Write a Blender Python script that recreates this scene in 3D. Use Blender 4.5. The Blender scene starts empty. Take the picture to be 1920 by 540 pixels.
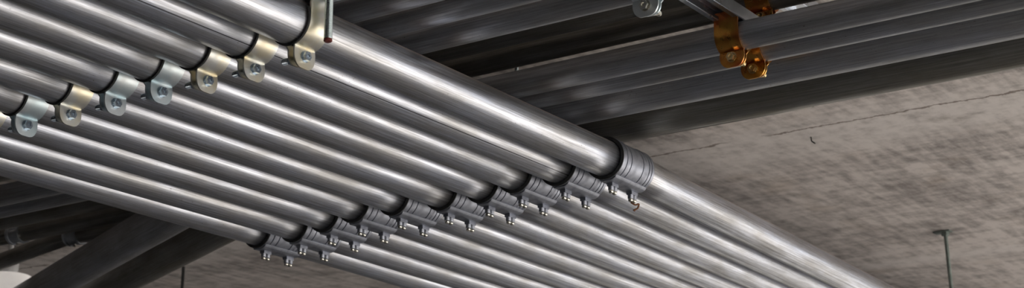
import bpy, bmesh, math, random
from mathutils import Vector, Matrix
random.seed(7)
S = bpy.context.scene
COL = S.collection
CAMZ = 1.65                       # eye height; rack heights below are given above the eye
PI = math.pi

# ------------------------------------------------------------------ materials
def mat(name):
    m = bpy.data.materials.new(name); m.use_nodes = True
    nt = m.node_tree; nt.nodes.clear()
    out = nt.nodes.new('ShaderNodeOutputMaterial')
    b = nt.nodes.new('ShaderNodeBsdfPrincipled')
    nt.links.new(b.outputs[0], out.inputs[0])
    return m, nt, b

def N(nt, t, **kw):
    n = nt.nodes.new(t)
    for k, v in kw.items():
        if k == 'inp':
            for i, x in v.items(): n.inputs[i].default_value = x
        else: setattr(n, k, v)
    return n

def math_(nt, op, a, b=None, clamp=False):
    n = nt.nodes.new('ShaderNodeMath'); n.operation = op; n.use_clamp = clamp
    for i, x in enumerate((a, b)):
        if x is None: continue
        if isinstance(x, (int, float)): n.inputs[i].default_value = x
        else: nt.links.new(x, n.inputs[i])
    return n.outputs[0]

def ramp(nt, fac, stops):
    r = nt.nodes.new('ShaderNodeValToRGB')
    el = r.color_ramp.elements
    while len(el) < len(stops): el.new(0.5)
    for e, (p, c) in zip(el, stops):
        e.position = p; e.color = (c, c, c, 1) if isinstance(c, (int, float)) else (*c, 1)
    nt.links.new(fac, r.inputs[0]); return r.outputs[0]

def mixc(nt, fac, a, b, mode='MIX'):
    n = nt.nodes.new('ShaderNodeMix'); n.data_type = 'RGBA'; n.blend_type = mode
    for i, x in ((0, fac), (6, a), (7, b)):
        if isinstance(x, (int, float)): n.inputs[i].default_value = x
        elif isinstance(x, tuple): n.inputs[i].default_value = (*x, 1)
        else: nt.links.new(x, n.inputs[i])
    return n.outputs[2]

def galvanized(name, base, rough, tick=0.0, lo=0.62):
    """zinc-coated tube: uv = (arc length, length along the tube) in metres"""
    m, nt, b = mat(name)
    uv = N(nt, 'ShaderNodeUVMap', uv_map='UVMap')
    oi = N(nt, 'ShaderNodeObjectInfo')
    off = N(nt, 'ShaderNodeVectorMath', operation='ADD')
    nt.links.new(uv.outputs[0], off.inputs[0])
    cx = N(nt, 'ShaderNodeCombineXYZ')
    rnd = math_(nt, 'MULTIPLY', oi.outputs['Random'], 40.0)
    nt.links.new(rnd, cx.inputs[0]); nt.links.new(rnd, cx.inputs[1]); nt.links.new(cx.outputs[0], off.inputs[1])
    def noise(sx, sy, detail=4, rough_=0.6, scale=1.0):
        mp = N(nt, 'ShaderNodeMapping'); mp.inputs['Scale'].default_value = (sx, sy, 1)
        nt.links.new(off.outputs[0], mp.inputs[0])
        n = N(nt, 'ShaderNodeTexNoise'); n.inputs['Scale'].default_value = scale
        n.inputs['Detail'].default_value = detail; n.inputs['Roughness'].default_value = rough_
        nt.links.new(mp.outputs[0], n.inputs['Vector']); return n.outputs[0]
    streak = noise(330, 4, 5, 0.65)
    fine = noise(900, 12, 3, 0.7)
    patch = noise(26, 6, 4, 0.6)
    speck = noise(420, 170, 2, 0.5)
    speckmask = noise(30, 5, 3, 0.6)
    st = ramp(nt, streak, [(0.36, lo), (0.64, 1.14)])
    c = mixc(nt, 1.0, base, st, 'MULTIPLY')
    c = mixc(nt, 1.0, c, ramp(nt, fine, [(0.35, 0.78), (0.65, 1.12)]), 'MULTIPLY')
    c = mixc(nt, 1.0, c, ramp(nt, patch, [(0.36, (0.80, 0.785, 0.76)), (0.64, (1.02, 1.05, 1.12))]), 'MULTIPLY')
    dirt = math_(nt, 'MULTIPLY', ramp(nt, speck, [(0.66, 0.0), (0.74, 1.0)]), ramp(nt, speckmask, [(0.5, 0.0), (0.62, 0.9)]))
    c = mixc(nt, dirt, c, (0.10, 0.085, 0.065))
    # weld seam (dark line along the tube) where the object asks for one
    sep = N(nt, 'ShaderNodeSeparateXYZ'); nt.links.new(uv.outputs[0], sep.inputs[0])
    at = N(nt, 'ShaderNodeAttribute', attribute_type='OBJECT', attribute_name='seam_u')
    d = math_(nt, 'ABSOLUTE', math_(nt, 'SUBTRACT', sep.outputs[0], at.outputs['Fac']))
    seam = math_(nt, 'LESS_THAN', d, 0.0007)
    c = mixc(nt, math_(nt, 'MULTIPLY', seam, 0.9), c, (0.03, 0.03, 0.035))
    # smear of marker ink on some tubes
    au = N(nt, 'ShaderNodeAttribute', attribute_type='OBJECT', attribute_name='ink_u')
    av = N(nt, 'ShaderNodeAttribute', attribute_type='OBJECT', attribute_name='ink_v')
    al = N(nt, 'ShaderNodeAttribute', attribute_type='OBJECT', attribute_name='ink_len')
    du = math_(nt, 'ABSOLUTE', math_(nt, 'SUBTRACT', sep.outputs[0], au.outputs['Fac']))
    dv = math_(nt, 'ABSOLUTE', math_(nt, 'SUBTRACT', sep.outputs[1], av.outputs['Fac']))
    mu = math_(nt, 'SUBTRACT', 1.0, math_(nt, 'DIVIDE', du, 0.007), True)
    mv = math_(nt, 'SUBTRACT', 1.0, math_(nt, 'DIVIDE', dv, math_(nt, 'ADD', al.outputs['Fac'], 1e-5)), True)
    ink = math_(nt, 'MULTIPLY', ramp(nt, math_(nt, 'MULTIPLY', mu, mv), [(0.05, 0.0), (0.4, 1.0)]), ramp(nt, streak, [(0.35, 0.0), (0.6, 0.9)]))
    c = mixc(nt, ink, c, (0.01, 0.07, 0.06))
    # rusty dust lying along the upper side of some tubes
    ar = N(nt, 'ShaderNodeAttribute', attribute_type='OBJECT', attribute_name='rust_u')
    dust = math_(nt, 'MULTIPLY', ramp(nt, math_(nt, 'SUBTRACT', ar.outputs['Fac'], sep.outputs[0]), [(0.0, 0.0), (0.010, 1.0)]), ramp(nt, math_(nt, 'ADD', math_(nt, 'MULTIPLY', patch, 0.5), math_(nt, 'MULTIPLY', streak, 0.5)), [(0.40, 0.15), (0.58, 0.75)]))
    c = mixc(nt, dust, c, (0.52, 0.33, 0.21))
    nt.links.new(c, b.inputs['Base Color'])
    nt.links.new(math_(nt, 'SUBTRACT', 1.0, math_(nt, 'MULTIPLY', math_(nt, 'ADD', math_(nt, 'ADD', dirt, ink, True), dust, True), 0.8)), b.inputs['Metallic'])
    rr = ramp(nt, patch, [(0.3, rough + 0.06), (0.7, rough - 0.05)])
    r2 = math_(nt, 'ADD', rr, ramp(nt, streak, [(0.3, 0.08), (0.7, -0.0)]))
    nt.links.new(r2, b.inputs['Roughness'])
    bp = N(nt, 'ShaderNodeBump'); bp.inputs['Strength'].default_value = 0.22; bp.inputs['Distance'].default_value = 0.0006
    h = math_(nt, 'ADD', streak, math_(nt, 'MULTIPLY', speck, 0.35))
    if tick:
        tk = noise(60, 420, 2, 0.5)
        h = math_(nt, 'ADD', h, math_(nt, 'MULTIPLY', math_(nt, 'MULTIPLY', tk, speckmask), tick))
    nt.links.new(h, bp.inputs['Height']); nt.links.new(bp.outputs[0], b.inputs['Normal'])
    return m

def metal(name, col, rough, var=0.25, metallic=1.0, scale=60, tint=None):
    m, nt, b = mat(name)
    tc = N(nt, 'ShaderNodeTexCoord')
    n = N(nt, 'ShaderNodeTexNoise'); n.inputs['Scale'].default_value = scale; n.inputs['Detail'].default_value = 5
    nt.links.new(tc.outputs['Object'], n.inputs['Vector'])
    c = mixc(nt, 1.0, col, ramp(nt, n.outputs[0], [(0.3, 1 - var), (0.7, 1 + var * 0.4)]), 'MULTIPLY')
    if tint:
        n2 = N(nt, 'ShaderNodeTexNoise'); n2.inputs['Scale'].default_value = 32; n2.inputs['Detail'].default_value = 2
        oi = N(nt, 'ShaderNodeObjectInfo'); n2.noise_dimensions = '4D'
        nt.links.new(math_(nt, 'MULTIPLY', oi.outputs['Random'], 30.0), n2.inputs['W'])
        nt.links.new(tc.outputs['Object'], n2.inputs['Vector'])
        c = mixc(nt, ramp(nt, n2.outputs[0], [(0.40, 0.0), (0.60, 1.0)]), c, tint)
    nt.links.new(c, b.inputs['Base Color'])
    b.inputs['Metallic'].default_value = metallic
    nt.links.new(ramp(nt, n.outputs[0], [(0.3, rough + 0.08), (0.7, rough - 0.04)]), b.inputs['Roughness'])
    bp = N(nt, 'ShaderNodeBump'); bp.inputs['Strength'].default_value = 0.12; bp.inputs['Distance'].default_value = 0.0005
    nt.links.new(n.outputs[0], bp.inputs['Height']); nt.links.new(bp.outputs[0], b.inputs['Normal'])
    return m

M = {}
M['galv'] = galvanized('galvanized_steel', (0.68, 0.695, 0.74), 0.31)
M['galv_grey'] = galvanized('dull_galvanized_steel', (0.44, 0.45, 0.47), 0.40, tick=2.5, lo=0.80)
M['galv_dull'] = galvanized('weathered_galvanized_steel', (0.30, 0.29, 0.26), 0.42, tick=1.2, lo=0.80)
M['diecast'] = metal('zinc_die_casting', (0.37, 0.39, 0.45), 0.45, 0.3)
M['zinc_blue'] = metal('blue_zinc_plating', (0.74, 0.79, 0.82), 0.36, 0.12, metallic=.85, tint=(0.60, 0.71, 0.76))
M['zinc_yellow'] = metal('pale_yellow_zinc_plating', (0.82, 0.83, 0.80), 0.32, 0.12, metallic=.88, tint=(0.80, 0.74, 0.58))
M['gold'] = metal('yellow_chromate_plating', (0.68, 0.36, 0.08), 0.27, 0.25, tint=(0.50, 0.14, 0.045))
M['gold_bolt'] = metal('pale_chromate_bolt', (0.80, 0.62, 0.34), 0.25, 0.15)
M['screw'] = metal('bright_screw_steel', (0.80, 0.78, 0.70), 0.2, 0.1)
M['bolt'] = metal('blue_zinc_bolt', (0.50, 0.58, 0.66), 0.25, 0.15)
M['strut'] = metal('strut_zinc', (0.60, 0.64, 0.70), 0.30, 0.2, scale=35)
M['rod'] = metal('threaded_rod_zinc', (0.45, 0.52, 0.54), 0.3, 0.2)
M['rod_green'] = metal('dull_green_rod', (0.19, 0.225, 0.21), 0.5, 0.25, metallic=0.6)
M['rod_dark'] = metal('dark_rod', (0.05, 0.05, 0.05), 0.6, 0.2, metallic=0.5)
M['rust'] = metal('rusty_wire', (0.22, 0.09, 0.04), 0.8, 0.4, metallic=0.0)
M['paint_red'] = metal('red_paint', (0.13, 0.022, 0.018), 0.6, 0.3, metallic=0.0)
M['shade_black'] = metal('black_painted_shade', (0.012, 0.012, 0.013), 0.6, 0.2, metallic=0.0)  # black that paints in shade on coupling ends and strap edges
M['white'] = metal('white_enamel', (0.90, 0.87, 0.84), 0.4, 0.04, metallic=0.0)
M['white'].node_tree.nodes['Principled BSDF'].inputs['Emission Color'].default_value = (1, .93, .87, 1)      # the lamp is on
M['white'].node_tree.nodes['Principled BSDF'].inputs['Emission Strength'].default_value = 0.10
M['greycap'] = metal('grey_glazed_cap', (0.60, 0.60, 0.61), 0.15, 0.1, metallic=0.0)

def concrete(name, c0, c1, seams=(), bright_strip=False):
    m, nt, b = mat(name)
    tc = N(nt, 'ShaderNodeTexCoord')
    def noise(sx, sy, scale, detail=5, rough=0.6, rotz=0.0, dist=0.0):
        mp = N(nt, 'ShaderNodeMapping'); mp.inputs['Scale'].default_value = (sx, sy, 1); mp.inputs['Rotation'].default_value = (0, 0, rotz)
        nt.links.new(tc.outputs['Object'], mp.inputs[0])
        n = N(nt, 'ShaderNodeTexNoise'); n.inputs['Scale'].default_value = scale
        n.inputs['Detail'].default_value = detail; n.inputs['Roughness'].default_value = rough; n.inputs['Distortion'].default_value = dist
        nt.links.new(mp.outputs[0], n.inputs['Vector']); return n.outputs[0]
    big = noise(1, 1, 2.2, 6, 0.65, dist=0.6)
    med = noise(1, 1, 24, 5, 0.65)
    strokes = noise(46, 7.0, 1.0, 4, 0.6, rotz=0.25)
    strokes2 = noise(7.0, 40, 1.0, 4, 0.6, rotz=0.1)
    f = math_(nt, 'ADD', math_(nt, 'MULTIPLY', big, 0.34), math_(nt, 'MULTIPLY', med, 0.26))
    f = math_(nt, 'ADD', f, math_(nt, 'ADD', math_(nt, 'MULTIPLY', strokes, 0.28), math_(nt, 'MULTIPLY', strokes2, 0.14)))
    c = ramp(nt, f, [(0.43, c0), (0.57, c1)])
    warm = noise(1, 1, 5.5, 3, 0.5)
    c = mixc(nt, ramp(nt, warm, [(0.58, 0.0), (0.78, 0.35)]), c, (0.30, 0.22, 0.14))
    pale = noise(3.0, 9.0, 1.6, 4, 0.6)
    c = mixc(nt, ramp(nt, pale, [(0.60, 0.0), (0.75, 0.45)]), c, (0.62, 0.59, 0.57))
    sep = N(nt, 'ShaderNodeSeparateXYZ'); nt.links.new(tc.outputs['Object'], sep.inputs[0])
    wob = math_(nt, 'MULTIPLY', math_(nt, 'SUBTRACT', med, 0.5), 0.05)
    hsum = None
    for (y, w, strip, yb) in seams:
        d = math_(nt, 'ABSOLUTE', math_(nt, 'SUBTRACT', math_(nt, 'ADD', sep.outputs[1], wob), y))
        db = math_(nt, 'ABSOLUTE', math_(nt, 'SUBTRACT', math_(nt, 'ADD', sep.outputs[1], wob), yb))
        band = ramp(nt, db, [(strip * .3, 1.0), (strip, 0.0)])
        c = mixc(nt, math_(nt, 'MULTIPLY', band, ramp(nt, med, [(0.3, 0.3), (0.6, 0.85)])), c, (0.70, 0.66, 0.64))
        line = math_(nt, 'MULTIPLY', math_(nt, 'LESS_THAN', d, w), ramp(nt, noise(1.2, 1.2, 2.0, 2), [(0.48, 0.0), (0.54, 1.0)]))
        c = mixc(nt, math_(nt, 'MULTIPLY', line, 0.75), c, (0.10, 0.065, 0.045))
        hsum = band if hsum is None else math_(nt, 'ADD', hsum, band)
    nt.links.new(c, b.inputs['Base Color']); b.inputs['Roughness'].default_value = 0.85
    bp = N(nt, 'ShaderNodeBump'); bp.inputs['Strength'].default_value = 0.5; bp.inputs['Distance'].default_value = 0.004
    nt.links.new(f if hsum is None else math_(nt, 'SUBTRACT', f, math_(nt, 'MULTIPLY', hsum, 0.3)), bp.inputs['Height'])
    nt.links.new(bp.outputs[0], b.inputs['Normal'])
    return m
M['ceiling'] = concrete('board_marked_concrete', (0.27, 0.245, 0.235), (0.66, 0.61, 0.585), seams=((3.29, 0.004, 0.20, 3.37), (4.69, 0.0, 0.07, 4.69)))
M['wall'] = concrete('wall_concrete', (0.10, 0.095, 0.09), (0.22, 0.21, 0.20))
M['floor'] = concrete('floor_concrete', (0.34, 0.33, 0.32), (0.50, 0.49, 0.47))

# ------------------------------------------------------------------ mesh helpers
def obj(name, bm, m, parent=None, smooth=None, loc=None):
    me = bpy.data.meshes.new(name)
    bm.normal_update(); bm.to_mesh(me); bm.free()
    for k in (m if isinstance(m, (list, tuple)) else [m]): me.materials.append(M[k])
    if smooth is not None:
        for p in me.polygons: p.use_smooth = True
        if smooth < 3.1:
            try: me.set_sharp_from_angle(angle=smooth)
            except Exception: pass
    o = bpy.data.objects.new(name, me); COL.objects.link(o)
    if parent: o.parent = parent
    if loc is not None: o.location = loc
    return o

def thing(name, label, cat, loc=(0, 0, 0), rotz=0.0, group=None):
    o = bpy.data.objects.new(name, None); COL.objects.link(o)
    o.empty_display_size = 0.03
    o.location = loc; o.rotation_euler = (0, 0, rotz)
    return tag(o, label, cat, group)

def tag(o, label, cat, group=None):
    o['label'] = label; o['category'] = cat
    if group: o['group'] = group
    return o

def box(bm, x0, x1, y0, y1, z0, z1, bevel=0.0):
    r = bmesh.ops.create_cube(bm, size=1.0)
    vs = r['verts']
    for v in vs:
        v.co = Vector(((x0 + x1) / 2 + v.co.x * (x1 - x0), (y0 + y1) / 2 + v.co.y * (y1 - y0), (z0 + z1) / 2 + v.co.z * (z1 - z0)))
    if bevel:
        es = list({e for v in vs for e in v.link_edges})
        bmesh.ops.bevel(bm, geom=es, offset=bevel, segments=2, affect='EDGES', profile=0.7)

def lathe(bm, prof, n=24, M4=None, close=False):
    """prof: (radius, height) pairs turned about +Z, then moved by M4"""
    M4 = M4 or Matrix.Identity(4)
    rings = []
    for r, z in prof:
        if r < 1e-7: rings.append([bm.verts.new(M4 @ Vector((0, 0, z)))])
        else: rings.append([bm.verts.new(M4 @ Vector((r * math.cos(2 * PI * i / n), r * math.sin(2 * PI * i / n), z))) for i in range(n)])
    pairs = list(zip(rings, rings[1:]))
    if close: pairs.append((rings[-1], rings[0]))
    for a, b in pairs:
        for i in range(n):
            j = (i + 1) % n
            if len(a) == 1 and len(b) == 1: continue
            if len(a) == 1: bm.faces.new((a[0], b[j], b[i]))
            elif len(b) == 1: bm.faces.new((a[i], a[j], b[0]))
            else: bm.faces.new((a[i], a[j], b[j], b[i]))

def frame_to(direction, origin):
    """matrix whose +Z runs along direction"""
    return Matrix.Translation(origin) @ Vector(direction).to_track_quat('Z', 'Y').to_matrix().to_4x4()

def fillet(pts, R):
    out = [Vector(pts[0])]
    for i in range(1, len(pts) - 1):
        p0, p, p1 = Vector(pts[i - 1]), Vector(pts[i]), Vector(pts[i + 1])
        a, b = (p0 - p).normalized(), (p1 - p).normalized()
        ang = math.acos(max(-1, min(1, -a.dot(b))))
        if ang < 1e-4: out.append(p); continue
        t = min(R * math.tan(ang / 2), (p0 - p).length * 0.45, (p1 - p).length * 0.45)
        s, e = p + a * t, p + b * t
        n = max(4, int(ang / 0.06))
        for k in range(n + 1):
            u = k / n
            out.append(s * (1 - u) ** 2 + p * 2 * u * (1 - u) + e * u * u)
    out.append(Vector(pts[-1]))
    return out

def pipe_mesh(bm, pts, r, wall=0.002, n=56, step=0.12):
    """hollow-ended tube along pts; uv = metres round and metres along"""
    path = [pts[0]]
    for a, b in zip(pts, pts[1:]):
        k = max(1, int((b - a).length / step))
        for i in range(1, k + 1): path.append(a.lerp(b, i / k))
    uvl = bm.loops.layers.uv.new('UVMap')
    rings, L = [], 0.0
    for i, p in enumerate(path):
        t = (path[min(i + 1, len(path) - 1)] - path[max(i - 1, 0)]).normalized()
        side = t.cross(Vector((0, 0, 1))).normalized(); up = side.cross(t)
        if i: L += (p - path[i - 1]).length
        # angle 0 at the top, growing towards +side
        rings.append((L, [bm.verts.new(p + r * (math.cos(2 * PI * k / n) * up + math.sin(2 * PI * k / n) * side)) for k in range(n)]))
    for (l0, a), (l1, b) in zip(rings, rings[1:]):
        for k in range(n):
            j = (k + 1) % n
            f = bm.faces.new((a[k], b[k], b[j], a[j])); f.smooth = True
            for lp, (u, v) in zip(f.loops, ((k, l0), (k, l1), (k + 1, l1), (k + 1, l0))):
                lp[uvl].uv = (u / n * 2 * PI * r, v)
    for ring, flip in ((rings[0][1], False), (rings[-1][1], True)):     # wall thickness and a plug set back inside
        c = sum((v.co for v in ring), Vector()) / n
        inner = [bm.verts.new(c + (v.co - c) * (1 - wall / r)) for v in ring]
        for k in range(n):
            j = (k + 1) % n
            bm.faces.new((ring[k], ring[j], inner[j], inner[k]) if not flip else (ring[j], ring[k], inner[k], inner[j]))
        bm.faces.new(inner if not flip else inner[::-1])

def prism(bm, poly, y0, y1):
    """closed xz polygon pushed along y"""
    a = [bm.verts.new((x, y0, z)) for x, z in poly]; b = [bm.verts.new((x, y1, z)) for x, z in poly]
    n = len(poly)
    for i in range(n):
        j = (i + 1) % n
        bm.faces.new((a[i], a[j], b[j], b[i]))
    bm.faces.new(a[::-1]); bm.faces.new(b)
    bmesh.ops.recalc_face_normals(bm, faces=bm.faces[:])

def strip(path, t):
    """closed outline of a sheet of thickness t whose inner face follows path (offset to the left of travel)"""
    off = []
    for i, p in enumerate(path):
        a = path[max(i - 1, 0)]; b = path[min(i + 1, len(path) - 1)]
        d = Vector((b[0] - a[0], b[1] - a[1])).normalized()
        off.append((p[0] - d.y * t, p[1] + d.x * t))
    return list(path) + off[::-1]

# ------------------------------------------------------------------ setting
def struct(o): o['kind'] = 'structure'; return o
XL, XR, YB, YF, YE, ZC = -7.0, 2.6, -8.0, 12.0, 8.8, CAMZ + 1.08       # the slab ends at YE; an unseen opening added for light lies before the front wall
bm = bmesh.new(); box(bm, XL - .25, XR, YB - .25, YE, ZC, ZC + 0.28); box(bm, XL - .25, -3.4, YE, YF + .25, ZC, ZC + .28); struct(obj('ceiling', bm, 'ceiling'))  # second box: unseen slab added to keep the opening's light off the left
bm = bmesh.new(); box(bm, XL - 12, XR + 40, YB - 12, YF + 40, -0.2, 0.0); struct(obj('floor', bm, 'floor'))
bm = bmesh.new(); box(bm, XL - .25, XL, YB, YF, 0, ZC); struct(obj('wall_left', bm, 'wall'))
bm = bmesh.new(); box(bm, XL - .25, XR, YB - .25, YB, 0, ZC); struct(obj('wall_back', bm, 'wall'))
bm = bmesh.new(); box(bm, XL - .25, XR - .6, YF, YF + .25, 0, ZC); struct(obj('wall_front', bm, 'wall'))
bm = bmesh.new(); box(bm, XR - .25, XR, YB, -0.5, 0, ZC); struct(obj('wall_right', bm, 'wall'))

# ------------------------------------------------------------------ lower rack: ten conduits in pairs joined by couplings
R1 = 0.0302; Z1 = CAMZ + 0.7621
YC = 2.345                                                    # couplings' middle
NAMES = 'JIHGFEDCBA'                                          # outermost first
XN = [-1.3777, -1.464, -1.5487, -1.6334, -1.7225, -1.8134, -1.906, -1.998, -2.098, -2.186]
DRIFT = [0.055, 0.050, 0.048, 0.048, 0.042, 0.036, 0.036, 0.034, 0.03, 0.03]   # metres per metre to the left, past the coupling
CS = [2.340, 2.332, 2.330, 2.353, 2.356, 2.338, 2.340, 2.366, 2.396, 2.392]
ORD = ['outermost', 'second', 'third', 'fourth', 'fifth', 'sixth', 'seventh', 'eighth', 'ninth', 'innermost']
def conduit(name, pts, r, m, label, group, R=0.35, cat='conduit pipe'):
    bm = bmesh.new(); pipe_mesh(bm, fillet([Vector(p) for p in pts], R), r)
    o = obj(name, bm, m); tag(o, label, cat, group); o['seam_u'] = -1.0; o['ink_u'] = -1.0; o['ink_v'] = 0.0; o['ink_len'] = 0.0; o['rust_u'] = -1.0
    return o
for k, x in enumerate(XN):
    yc = CS[k]
    w = ORD[k] if k in (0, 9) else ORD[k] + ' from the outer edge'
    o = conduit('conduit', [(x, -1.2, Z1), (x, yc - 0.001, Z1)], R1, 'galv',
                f'galvanized conduit, {w}, lower rack, length before the couplings' + {0: ', whole side in view', 1: ', dark weld seam'}.get(k, ''),
                'clamped conduit lengths of the lower rack')
    if k == 0: o['rust_u'] = R1 * math.radians(56)
    if k == 1: o['seam_u'] = R1 * math.radians(134)
    if k in (3, 6, 8): o['ink_u'] = R1 * math.radians({3: 172, 6: 172, 8: 130}[k]); o['ink_v'] = {3: 3.29, 6: 3.29, 8: 3.36}[k]; o['ink_len'] = 0.0; o['rust_u'] = -1.045
    d = DRIFT[k]
    o = conduit('conduit', [(x, yc + 0.001, Z1), (x - d * (4.4 - yc), 4.4, Z1), (x - d * (4.4 - yc) - .04 * 7.59, 11.99, Z1)], R1, 'galv',
            f'galvanized conduit, {w}, lower rack, length beyond the couplings',
            'conduit lengths beyond the couplings of the lower rack')
    if k == 0: o['rust_u'] = R1 * math.radians(52)

# --- die-cast couplings
def make_coupling(label):
    t = thing('conduit_coupling', label, 'coupling', group='die-cast couplings in a row under the lower rack')
    ry = frame_to((0, 1, 0), (0, 0, 0))
    ri, ro, h = R1 + 0.0004, 0.0346, 0.0525
    prof = [(ri, -h), (ro + .0008, -h), (ro + .0016, -h + .002)]
    def groove(y, r): return [(r, y - .0013), (r - .0022, y - .0009), (r - .0022, y + .0009), (r, y + .0013)]
    prof += groove(-h + .012, ro + .0016) + [(ro + .0016, -h + .019), (ro, -h + .021)]
    prof += groove(-h + .029, ro)
    prof += groove(h - .036, ro) + [(ro, h - .027), (ro + .0012, h - .025)]
    prof += groove(h - .018, ro + .0012) + groove(h - .009, ro + .0012)
    prof += [(ro + .0016, h - .002), (ro + .0006, h), (ri, h)]
    bm = bmesh.new(); lathe(bm, prof, 48, ry, close=True)
    obj('body', bm, 'diecast', t, smooth=0.5)
    bm = bmesh.new()                                         # flange along the belly, where the two shells meet
    prism(bm, [(-.014, -.0312), (-.011, -.0375), (.011, -.0375), (.0172, -.0345), (.0205, -.0305), (.0195, -.0285)], -.0505, .0505)
    bmesh.ops.bevel(bm, geom=bm.edges[:], offset=.0007, segments=1, affect='EDGES')
    obj('flange', bm, 'diecast', t, smooth=0.5)
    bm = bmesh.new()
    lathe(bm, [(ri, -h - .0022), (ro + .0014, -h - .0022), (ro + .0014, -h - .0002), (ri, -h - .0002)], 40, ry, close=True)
    g = obj('shade_ring', bm, 'shade_black', t, smooth=0.5); g['label'] = 'black ring painting the shaded coupling end'  # added ring; paints the end face black where it lies in shade
    for ly in (-.026, .040):
        bm = bmesh.new()
        box(bm, -.007, .004, ly - .0105, ly + .0105, -.0430, -.0365, .0012)
        for s in (-.0058, .0058): lathe(bm, [(0, -.0370), (.0048, -.0370), (.0048, -.0485), (.0042, -.0495), (0, -.0495)], 14, Matrix.Translation((-.0015, ly + s, 0)))
        lug = obj('lug', bm, 'diecast', t, smooth=0.6)
        for s in (-.0058, .0058):
            bm = bmesh.new()
            lathe(bm, [(0, -.0496), (.0040, -.0496), (.0042, -.0515), (.0037, -.0535), (.0021, -.0547), (0, -.0550)], 14, Matrix.Translation((-.0015, ly + s, 0)))
            sc = obj('screw', bm, 'screw', lug, smooth=0.9); sc['label'] = 'bright round screw head'
    return t
def copy_tree(o):
    c = o.copy(); COL.objects.link(c)
    for ch in list(o.children):
        d = ch.copy(); COL.objects.link(d); d.parent = c
        for g in list(ch.children):
            e = g.copy(); COL.objects.link(e); e.parent = d
    return c
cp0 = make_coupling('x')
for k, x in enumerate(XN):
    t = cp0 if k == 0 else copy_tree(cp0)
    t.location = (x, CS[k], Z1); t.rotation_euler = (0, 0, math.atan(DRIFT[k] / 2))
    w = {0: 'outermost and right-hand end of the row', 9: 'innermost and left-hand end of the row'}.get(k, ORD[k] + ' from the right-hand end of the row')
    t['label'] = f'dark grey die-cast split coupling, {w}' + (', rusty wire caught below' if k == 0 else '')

bm = bmesh.new()                                              # bit of tie wire caught on the outermost coupling's screws
wp = fillet([Vector(p) for p in ((-.002, .034, 0), (.003, .040, -.004), (.008, .045, -.001), (.003, .048, -.008), (-.003, .044, -.011), (.001, .041, -.013))], .004)
pipe_mesh(bm, wp, .0015, wall=.0006, n=8, step=.004)
o = obj('wire_scrap', bm, 'rust', smooth=3.2, loc=(XN[0], CS[0] , Z1 - .0558)); tag(o, 'twisted scrap of rusty tie wire hanging off the outermost coupling', 'wire')

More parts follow.
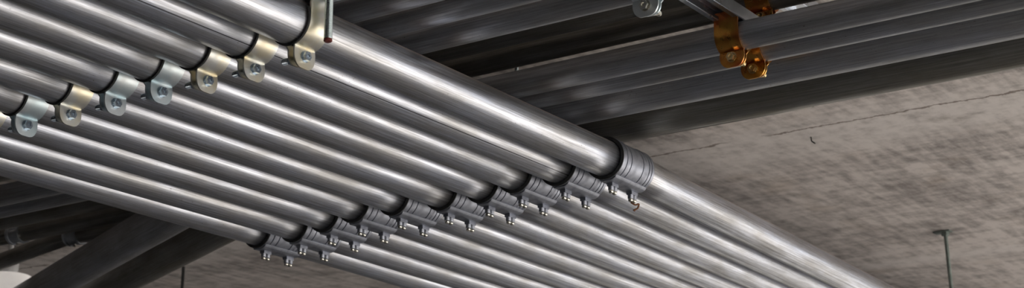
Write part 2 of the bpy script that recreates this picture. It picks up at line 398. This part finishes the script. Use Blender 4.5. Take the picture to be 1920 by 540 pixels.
# --- strut channel (open side down) and strut clamps
def strut_profile(w=.0413, h=.0207, t=.0027, lip=.0095, ret=.006):
    a = w / 2
    return [(-a, 0), (-a, h), (a, h), (a, 0), (a - lip, 0), (a - lip, ret), (a - lip + t, ret), (a - lip + t, t), (a - t, t), (a - t, h - t),
            (-a + t, h - t), (-a + t, t), (-a + lip - t, t), (-a + lip - t, ret), (-a + lip, ret), (-a + lip, 0)]
def strut(loc, rotz, y0, y1, label):
    bm = bmesh.new(); prism(bm, strut_profile(), y0, y1)
    bmesh.ops.bevel(bm, geom=[e for e in bm.edges if abs((e.verts[0].co - e.verts[1].co).normalized().y) > .99], offset=.0008, segments=2, affect='EDGES')
    o = obj('strut_channel', bm, 'strut', smooth=0.6, loc=loc); o.rotation_euler = (0, 0, rotz)
    return tag(o, label, 'strut channel')
def make_clamp(r, mk, boltmat, label, group, width=.038, ear=.030, bolt_dz=.014, eargap=.0042, top=None, shade_arc=False):
    """pipe along local Y through the origin; the channel is above; bolt head looks along +X"""
    t = thing('pipe_clamp', label, 'pipe clamp', group=group)
    th = .0024; ri = r + .0006; top = top if top is not None else r + .012
    for sgn in (1, -1):
        path = [(ri - .006, top + .001), (ri - .0022, top - .001), (ri - .0006, top - .008), (ri, r * .45), (ri, 0.0)]
        a1 = -math.acos(max(.05, (eargap - .0015) / ri)); n = 18
        for i in range(1, n + 1): path.append((ri * math.cos(a1 * i / n), ri * math.sin(a1 * i / n)))
        eh, ew = (ear, 1.0) if sgn > 0 else (ear * .80, .80)
        zt, bot = -ri - .0010, -r - eh
        path += [(eargap + .0006, -ri - .0004), (eargap + .0012, zt - .0014)]
        hw = [width / 2] * len(path)
        for i in range(1, 13):                                # the ear: a flat tab with a rounded lower end
            z = zt - .0018 + (bot - zt + .0018) * (1 - (1 - i / 12) ** 1.6); path.append((eargap + .0012, z))
            rc = width * ew * .46; d = z - bot
            hw.append(width * ew / 2 + .0006 - (0 if d > rc else (rc - math.sqrt(max(0, rc * rc - (rc - d) ** 2))) * .80))
        off = strip(path, th)[len(path):][::-1]
        bm = bmesh.new(); rows = []
        for (ix, iz), (ox, oz), h in zip(path, off, hw):
            rows.append([bm.verts.new((px * sgn, py, pz)) for px, py, pz in ((ix, -h, iz), (ix, h, iz), (ox, h, oz), (ox, -h, oz))])
        for p, q in zip(rows, rows[1:]):
            for i in range(4):
                j = (i + 1) % 4; bm.faces.new((p[i], p[j], q[j], q[i]))
        bm.faces.new(rows[0]); bm.faces.new(rows[-1])
        bmesh.ops.recalc_face_normals(bm, faces=bm.faces[:])
        obj('strap', bm, mk, t, smooth=0.6)
    zb = -r - bolt_dz; x1 = eargap + .0012 + th
    bm = bmesh.new()                                          # hex head with a washer face and a cross recess
    mx = frame_to((1, 0, 0), (x1, 0, zb))
    lathe(bm, [(0, 0), (.0078, 0), (.0078, .0010), (0, .0010)], 24, mx)
    lathe(bm, [(0, .0010), (.0066, .0010), (.0068, .0052), (.0066, .0064), (.0030, .0064), (.0020, .0046), (0, .0046)], 6, mx)
    obj('bolt_head', bm, boltmat, t, smooth=0.5)
    if shade_arc:  # added black arc, painting the dark gap between strap and pipe
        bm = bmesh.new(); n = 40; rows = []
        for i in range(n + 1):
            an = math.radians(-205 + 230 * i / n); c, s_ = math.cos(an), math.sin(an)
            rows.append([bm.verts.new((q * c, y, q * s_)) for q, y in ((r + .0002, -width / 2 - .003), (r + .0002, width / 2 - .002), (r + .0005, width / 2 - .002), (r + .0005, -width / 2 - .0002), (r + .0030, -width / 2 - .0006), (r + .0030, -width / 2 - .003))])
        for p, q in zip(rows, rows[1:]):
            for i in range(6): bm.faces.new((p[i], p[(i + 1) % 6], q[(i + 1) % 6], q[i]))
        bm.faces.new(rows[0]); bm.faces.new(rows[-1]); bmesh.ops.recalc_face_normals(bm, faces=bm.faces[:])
        q = obj('shade_arc', bm, 'shade_black', t, smooth=0.6); q['label'] = 'black arc painting the shadow at the strap edge'
    bm = bmesh.new()
    box(bm, -x1 - .0062, -x1 - .0002, -.0078, .0078, zb - .0078, zb + .0078, .0008)
    obj('square_nut', bm, boltmat, t, smooth=0.5)
    bm = bmesh.new()
    prof = [(0, 0)]
    for i in range(26): prof += [(.0044, i * .0014), (.0037, i * .0014 + .0007)]
    prof += [(.0038, 26 * .0014), (0, 26 * .0014)]
    lathe(bm, prof, 12, frame_to((-1, 0, 0), (x1 - .001, 0, zb)))
    obj('bolt_shank', bm, boltmat, t, smooth=0.5)
    return t
YS1 = 1.538
strut((-2.05, YS1, Z1 + R1 + .0006), PI / 2, -.765, .9, 'zinc strut channel across the top of the lower rack, its clamps below')
cgrp = 'zinc pipe clamps in a row under the lower rack'
cb = make_clamp(R1, 'zinc_blue', 'bolt', 'x', cgrp, shade_arc=True); cy = make_clamp(R1, 'zinc_yellow', 'bolt', 'x', cgrp, shade_arc=True)
seen = {}
tone = ['zinc_yellow', 'zinc_yellow', 'zinc_yellow', 'zinc_blue', 'zinc_blue', 'zinc_yellow', 'zinc_blue', 'zinc_yellow']
for k in range(8):
    src = cy if tone[k] == 'zinc_yellow' else cb
    t = src if tone[k] not in seen else copy_tree(src); seen[tone[k]] = 1
    t.location = (XN[k] + .0012, YS1, Z1); t.rotation_euler = (0, 0, random.uniform(-.03, .03))
    w = {0: 'on the outermost conduit, behind a hanging threaded rod', 7: 'at the left photo edge, only its band in view'}.get(k, 'on the ' + ORD[k] + ' conduit from the outer edge')
    t['label'] = ('pale yellowish' if tone[k] == 'zinc_yellow' else 'bluish') + f' zinc pipe clamp {w}'

def thread_bm(bm, r, z0, z1, pitch=.0018, n=14):
    k = int((z1 - z0) / pitch); prof = [(0, z0), (r * .86, z0)]
    for i in range(k):
        z = z0 + i * pitch
        prof += [(r * .86, z + pitch * .05), (r, z + pitch * .45), (r, z + pitch * .6)]
    prof += [(r * .86, z1), (0, z1)]
    lathe(bm, prof, n)
def rod(name, x, y, z0, z1, r, m, label, tip=None, lean=(0, 0), group=None, anchor=False, pitch=.0018):
    t = thing(name, label, 'threaded rod', (x, y, z1), group=group)
    t.rotation_euler = (lean[0], lean[1], 0)
    bm = bmesh.new(); thread_bm(bm, r, z0 - z1 + (.004 if tip else 0), 0, pitch)
    obj('threaded_shaft', bm, m, t, smooth=0.9)
    if tip:
        bm = bmesh.new(); lathe(bm, [(0, z0 - z1 - .0004), (r * .8, z0 - z1), (r * 1.02, z0 - z1 + .001), (r * .98, z0 - z1 + .0042), (0, z0 - z1 + .0042)], 14)
        q = obj('painted_tip', bm, tip, t, smooth=0.6); q['label'] = 'dark red painted cut end'
    if anchor:
        bm = bmesh.new(); box(bm, -.030, .016, -.014, .014, -.0045, -.0005, .001); p = obj('anchor_plate', bm, m, t, smooth=.5)
        bm = bmesh.new(); lathe(bm, [(0, -.0046), (.0115, -.0046), (.0115, -.0125), (.0095, -.0145), (0, -.0145)], 6); obj('lock_nut', bm, m, t, smooth=.4)
    return t
rod('threaded_rod', -1.331, YS1, CAMZ + .7306, ZC, .0056, 'rod', 'zinc threaded hanger rod with red-tipped cut end beside the outermost conduit', tip='paint_red')
rod('threaded_rod', -1.56, 4.38, CAMZ + .55, ZC, .0056, 'rod_green', 'dull green hanger rod bolted to the bare concrete ceiling at right', lean=(0, -.035), anchor=True, pitch=.003)
rod('threaded_rod', -3.60, 3.54, CAMZ + .60, ZC, .0050, 'rod_dark', 'dark hanger rod dropping from the ceiling below the couplings, bottom left', lean=(0, .01), pitch=.003)

# ------------------------------------------------------------------ upper rack, running across behind the lower one
ZS = CAMZ + .841; RS = .0211; XE = 2.55; XW = -6.9
def across(y, z, r, m, label, pts=None, group='conduits of the upper rack crossing behind', R=.35):
    return conduit('conduit', pts or [(XE, y, z), (XW, y, z)], r, m, label, group, R)
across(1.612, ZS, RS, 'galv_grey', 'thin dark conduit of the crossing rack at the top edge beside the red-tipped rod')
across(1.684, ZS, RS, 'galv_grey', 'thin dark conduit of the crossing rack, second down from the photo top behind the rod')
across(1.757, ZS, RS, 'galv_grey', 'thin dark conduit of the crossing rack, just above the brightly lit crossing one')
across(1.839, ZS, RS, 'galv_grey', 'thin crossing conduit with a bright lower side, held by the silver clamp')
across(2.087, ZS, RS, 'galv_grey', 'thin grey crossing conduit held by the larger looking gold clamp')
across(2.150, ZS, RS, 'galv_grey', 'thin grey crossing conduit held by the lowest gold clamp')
ZB = CAMZ + .8615; RB = .0415
PD = Vector((-.715, .321, 0)) / .7838
pb = Vector((-2.115, 2.258, ZB)); pa = Vector((-2.09, 2.385, ZB))
across(0, 0, RB, 'galv_grey', 'wide grey crossing conduit under the gold clamps, bending away at lower left', [(XE, 2.258, ZB), pb, pb + PD * 5.0], R=.45)
across(0, 0, RB, 'galv_dull', 'wide conduit nearest the bare ceiling, lowest of the crossing rack, bending at lower left', [(XE, 2.385, ZB), pa, pa + PD * 5.0], R=.45)
ZU = CAMZ + .953
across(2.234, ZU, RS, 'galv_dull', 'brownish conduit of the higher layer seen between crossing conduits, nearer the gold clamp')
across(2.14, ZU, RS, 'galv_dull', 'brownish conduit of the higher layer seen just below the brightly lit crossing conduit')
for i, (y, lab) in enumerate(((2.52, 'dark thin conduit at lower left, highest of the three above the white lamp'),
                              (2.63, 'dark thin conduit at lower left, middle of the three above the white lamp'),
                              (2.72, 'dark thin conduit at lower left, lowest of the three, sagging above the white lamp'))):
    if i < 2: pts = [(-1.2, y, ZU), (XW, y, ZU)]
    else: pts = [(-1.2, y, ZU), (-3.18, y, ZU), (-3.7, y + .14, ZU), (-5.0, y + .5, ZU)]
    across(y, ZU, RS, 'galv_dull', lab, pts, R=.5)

XS2 = -1.036
strut((XS2, 1.85, ZS + RS + .0006), 0, -.5, .335, 'short zinc strut channel across the upper rack, open slot facing down')
strut((-1.058, 2.20, ZU + RS + .0006), 0, -.5, .20, 'second zinc strut channel higher up, above the brownish conduits')
ggrp = 'gold pipe clamps of the upper rack'
g0 = make_clamp(RS, 'gold', 'gold_bolt', 'gold pipe clamp at the end of the strut channel, left and larger looking one', ggrp, ear=.026, bolt_dz=.011)
g0.location = (XS2 + .0, 2.087, ZS); g0.rotation_euler = (0, 0, -PI / 2)
g1 = copy_tree(g0); g1.location = (XS2 + .002, 2.150, ZS); g1['label'] = 'gold pipe clamp lowest in the photo, behind and right of the larger looking one'
g2 = copy_tree(g0); g2.location = (-1.058, 2.234, ZU); g2['label'] = 'gold pipe clamp at the photo top edge, right of the strut channel'
s0 = make_clamp(RS, 'zinc_blue', 'screw', 'silver pipe clamp at the photo top edge, left of the strut channel', None, ear=.026, bolt_dz=.011)
s0.location = (XS2 + .0, 1.839, ZS); s0.rotation_euler = (0, 0, -PI / 2)
rod('threaded_rod', -1.60, 2.36, CAMZ + .971, ZC, .0036, 'rod', 'short thin bolt end poking down in the dark gap between crossing conduits', pitch=.0016)

# couplings on the lower-left conduits
def band_coupling(x, y, z, label, group):
    t = thing('conduit_coupling', label, 'coupling', (x, y, z), group=group)
    bm = bmesh.new()
    lathe(bm, [(RS + .0004, -.022), (.0245, -.022), (.0255, -.020), (.0255, -.013), (.0238, -.011), (.0238, .011), (.0255, .013), (.0255, .020), (.0245, .022), (RS + .0004, .022)], 36, frame_to((1, 0, 0), (0, 0, 0)), close=True)
    obj('sleeve', bm, 'strut', t, smooth=.5)
    bm = bmesh.new(); lathe(bm, [(0, -.0236), (.0034, -.0236), (.0034, -.0282), (.0026, -.0292), (0, -.0292)], 10); obj('set_screw', bm, 'screw', t, smooth=.5)
band_coupling(-3.24, 2.63, ZU, 'small dark coupling at the left photo edge on the middle thin conduit', 'couplings at lower left')
band_coupling(-3.14, 2.72, ZU, 'small dark coupling with a bright rim above the white lamp', 'couplings at lower left')

bm = bmesh.new()
pipe_mesh(bm, fillet([Vector(p) for p in ((0, 0, 0), (.001, 0, -.010), (.010, -.002, -.017))], .004), .0016, wall=.0006, n=8, step=.004)
tag(obj('wire_stub', bm, 'rod_dark', loc=(-1.484, 3.353, ZC)), 'tiny dark bent wire end sticking out of the bare ceiling', 'wire')
# ceiling lamp at the bottom left corner
t = thing('ceiling_lamp', 'white round lamp with a grey domed cap, bottom left corner under the ceiling', 'lamp', (-3.64, 2.935, ZC))
bm = bmesh.new(); lathe(bm, [(0, -.076), (.010, -.077), (.019, -.082), (.024, -.092), (.024, -.114), (.019, -.1255), (0, -.1255)], 28); obj('cap', bm, 'greycap', t, smooth=.8)
bm = bmesh.new(); lathe(bm, [(0, 0), (.018, 0), (.018, -.006), (.007, -.010), (.007, -.0762), (0, -.0762)], 20); obj('stem', bm, 'greycap', t, smooth=.6)
bm = bmesh.new(); lathe(bm, [(.018, -.124), (.056, -.129), (.063, -.133), (.065, -.140), (.065, -.185), (.061, -.187), (.061, -.141), (.054, -.132), (.018, -.1282)], 40, close=True); obj('shade', bm, 'white', t, smooth=.6)

# ------------------------------------------------------------------ light: open sides at the right, sunlit ground outside
w = bpy.data.worlds.new('World'); S.world = w; w.use_nodes = True
nt = w.node_tree; bg = nt.nodes['Background']
sky = nt.nodes.new('ShaderNodeTexSky'); sky.sky_type = 'HOSEK_WILKIE'
sky.turbidity = 6.0; sky.ground_albedo = 0.4; sky.sun_direction = Vector((0.45, 0.10, 0.85)).normalized()
nt.links.new(sky.outputs[0], bg.inputs[0]); bg.inputs[1].default_value = 0.8
L = bpy.data.lights.new('sun', 'SUN'); L.energy = 4.0; L.angle = 0.02; L.color = (1, .93, .84)
lo = bpy.data.objects.new('sun', L); COL.objects.link(lo)
lo.rotation_euler = Vector((0.45, 0.10, 0.85)).to_track_quat('Z', 'Y').to_euler()

# ------------------------------------------------------------------ camera
cam = bpy.data.cameras.new('camera'); co = bpy.data.objects.new('camera', cam); COL.objects.link(co)
cam.sensor_width = 36.0; cam.lens = 3180 / 1920 * 36; cam.clip_start = .05
co.location = (0, 0, CAMZ); co.rotation_euler = (PI / 2 + math.atan(938 / 3180), 0, math.radians(34.3))
cam.dof.use_dof = True; cam.dof.focus_distance = 2.55; cam.dof.aperture_fstop = 11
S.camera = co
S.view_settings.view_transform = 'Standard'; S.view_settings.look = 'None'
S.view_settings.gamma = 1; S.view_settings.use_curve_mapping = False; S.view_settings.exposure = 2.08
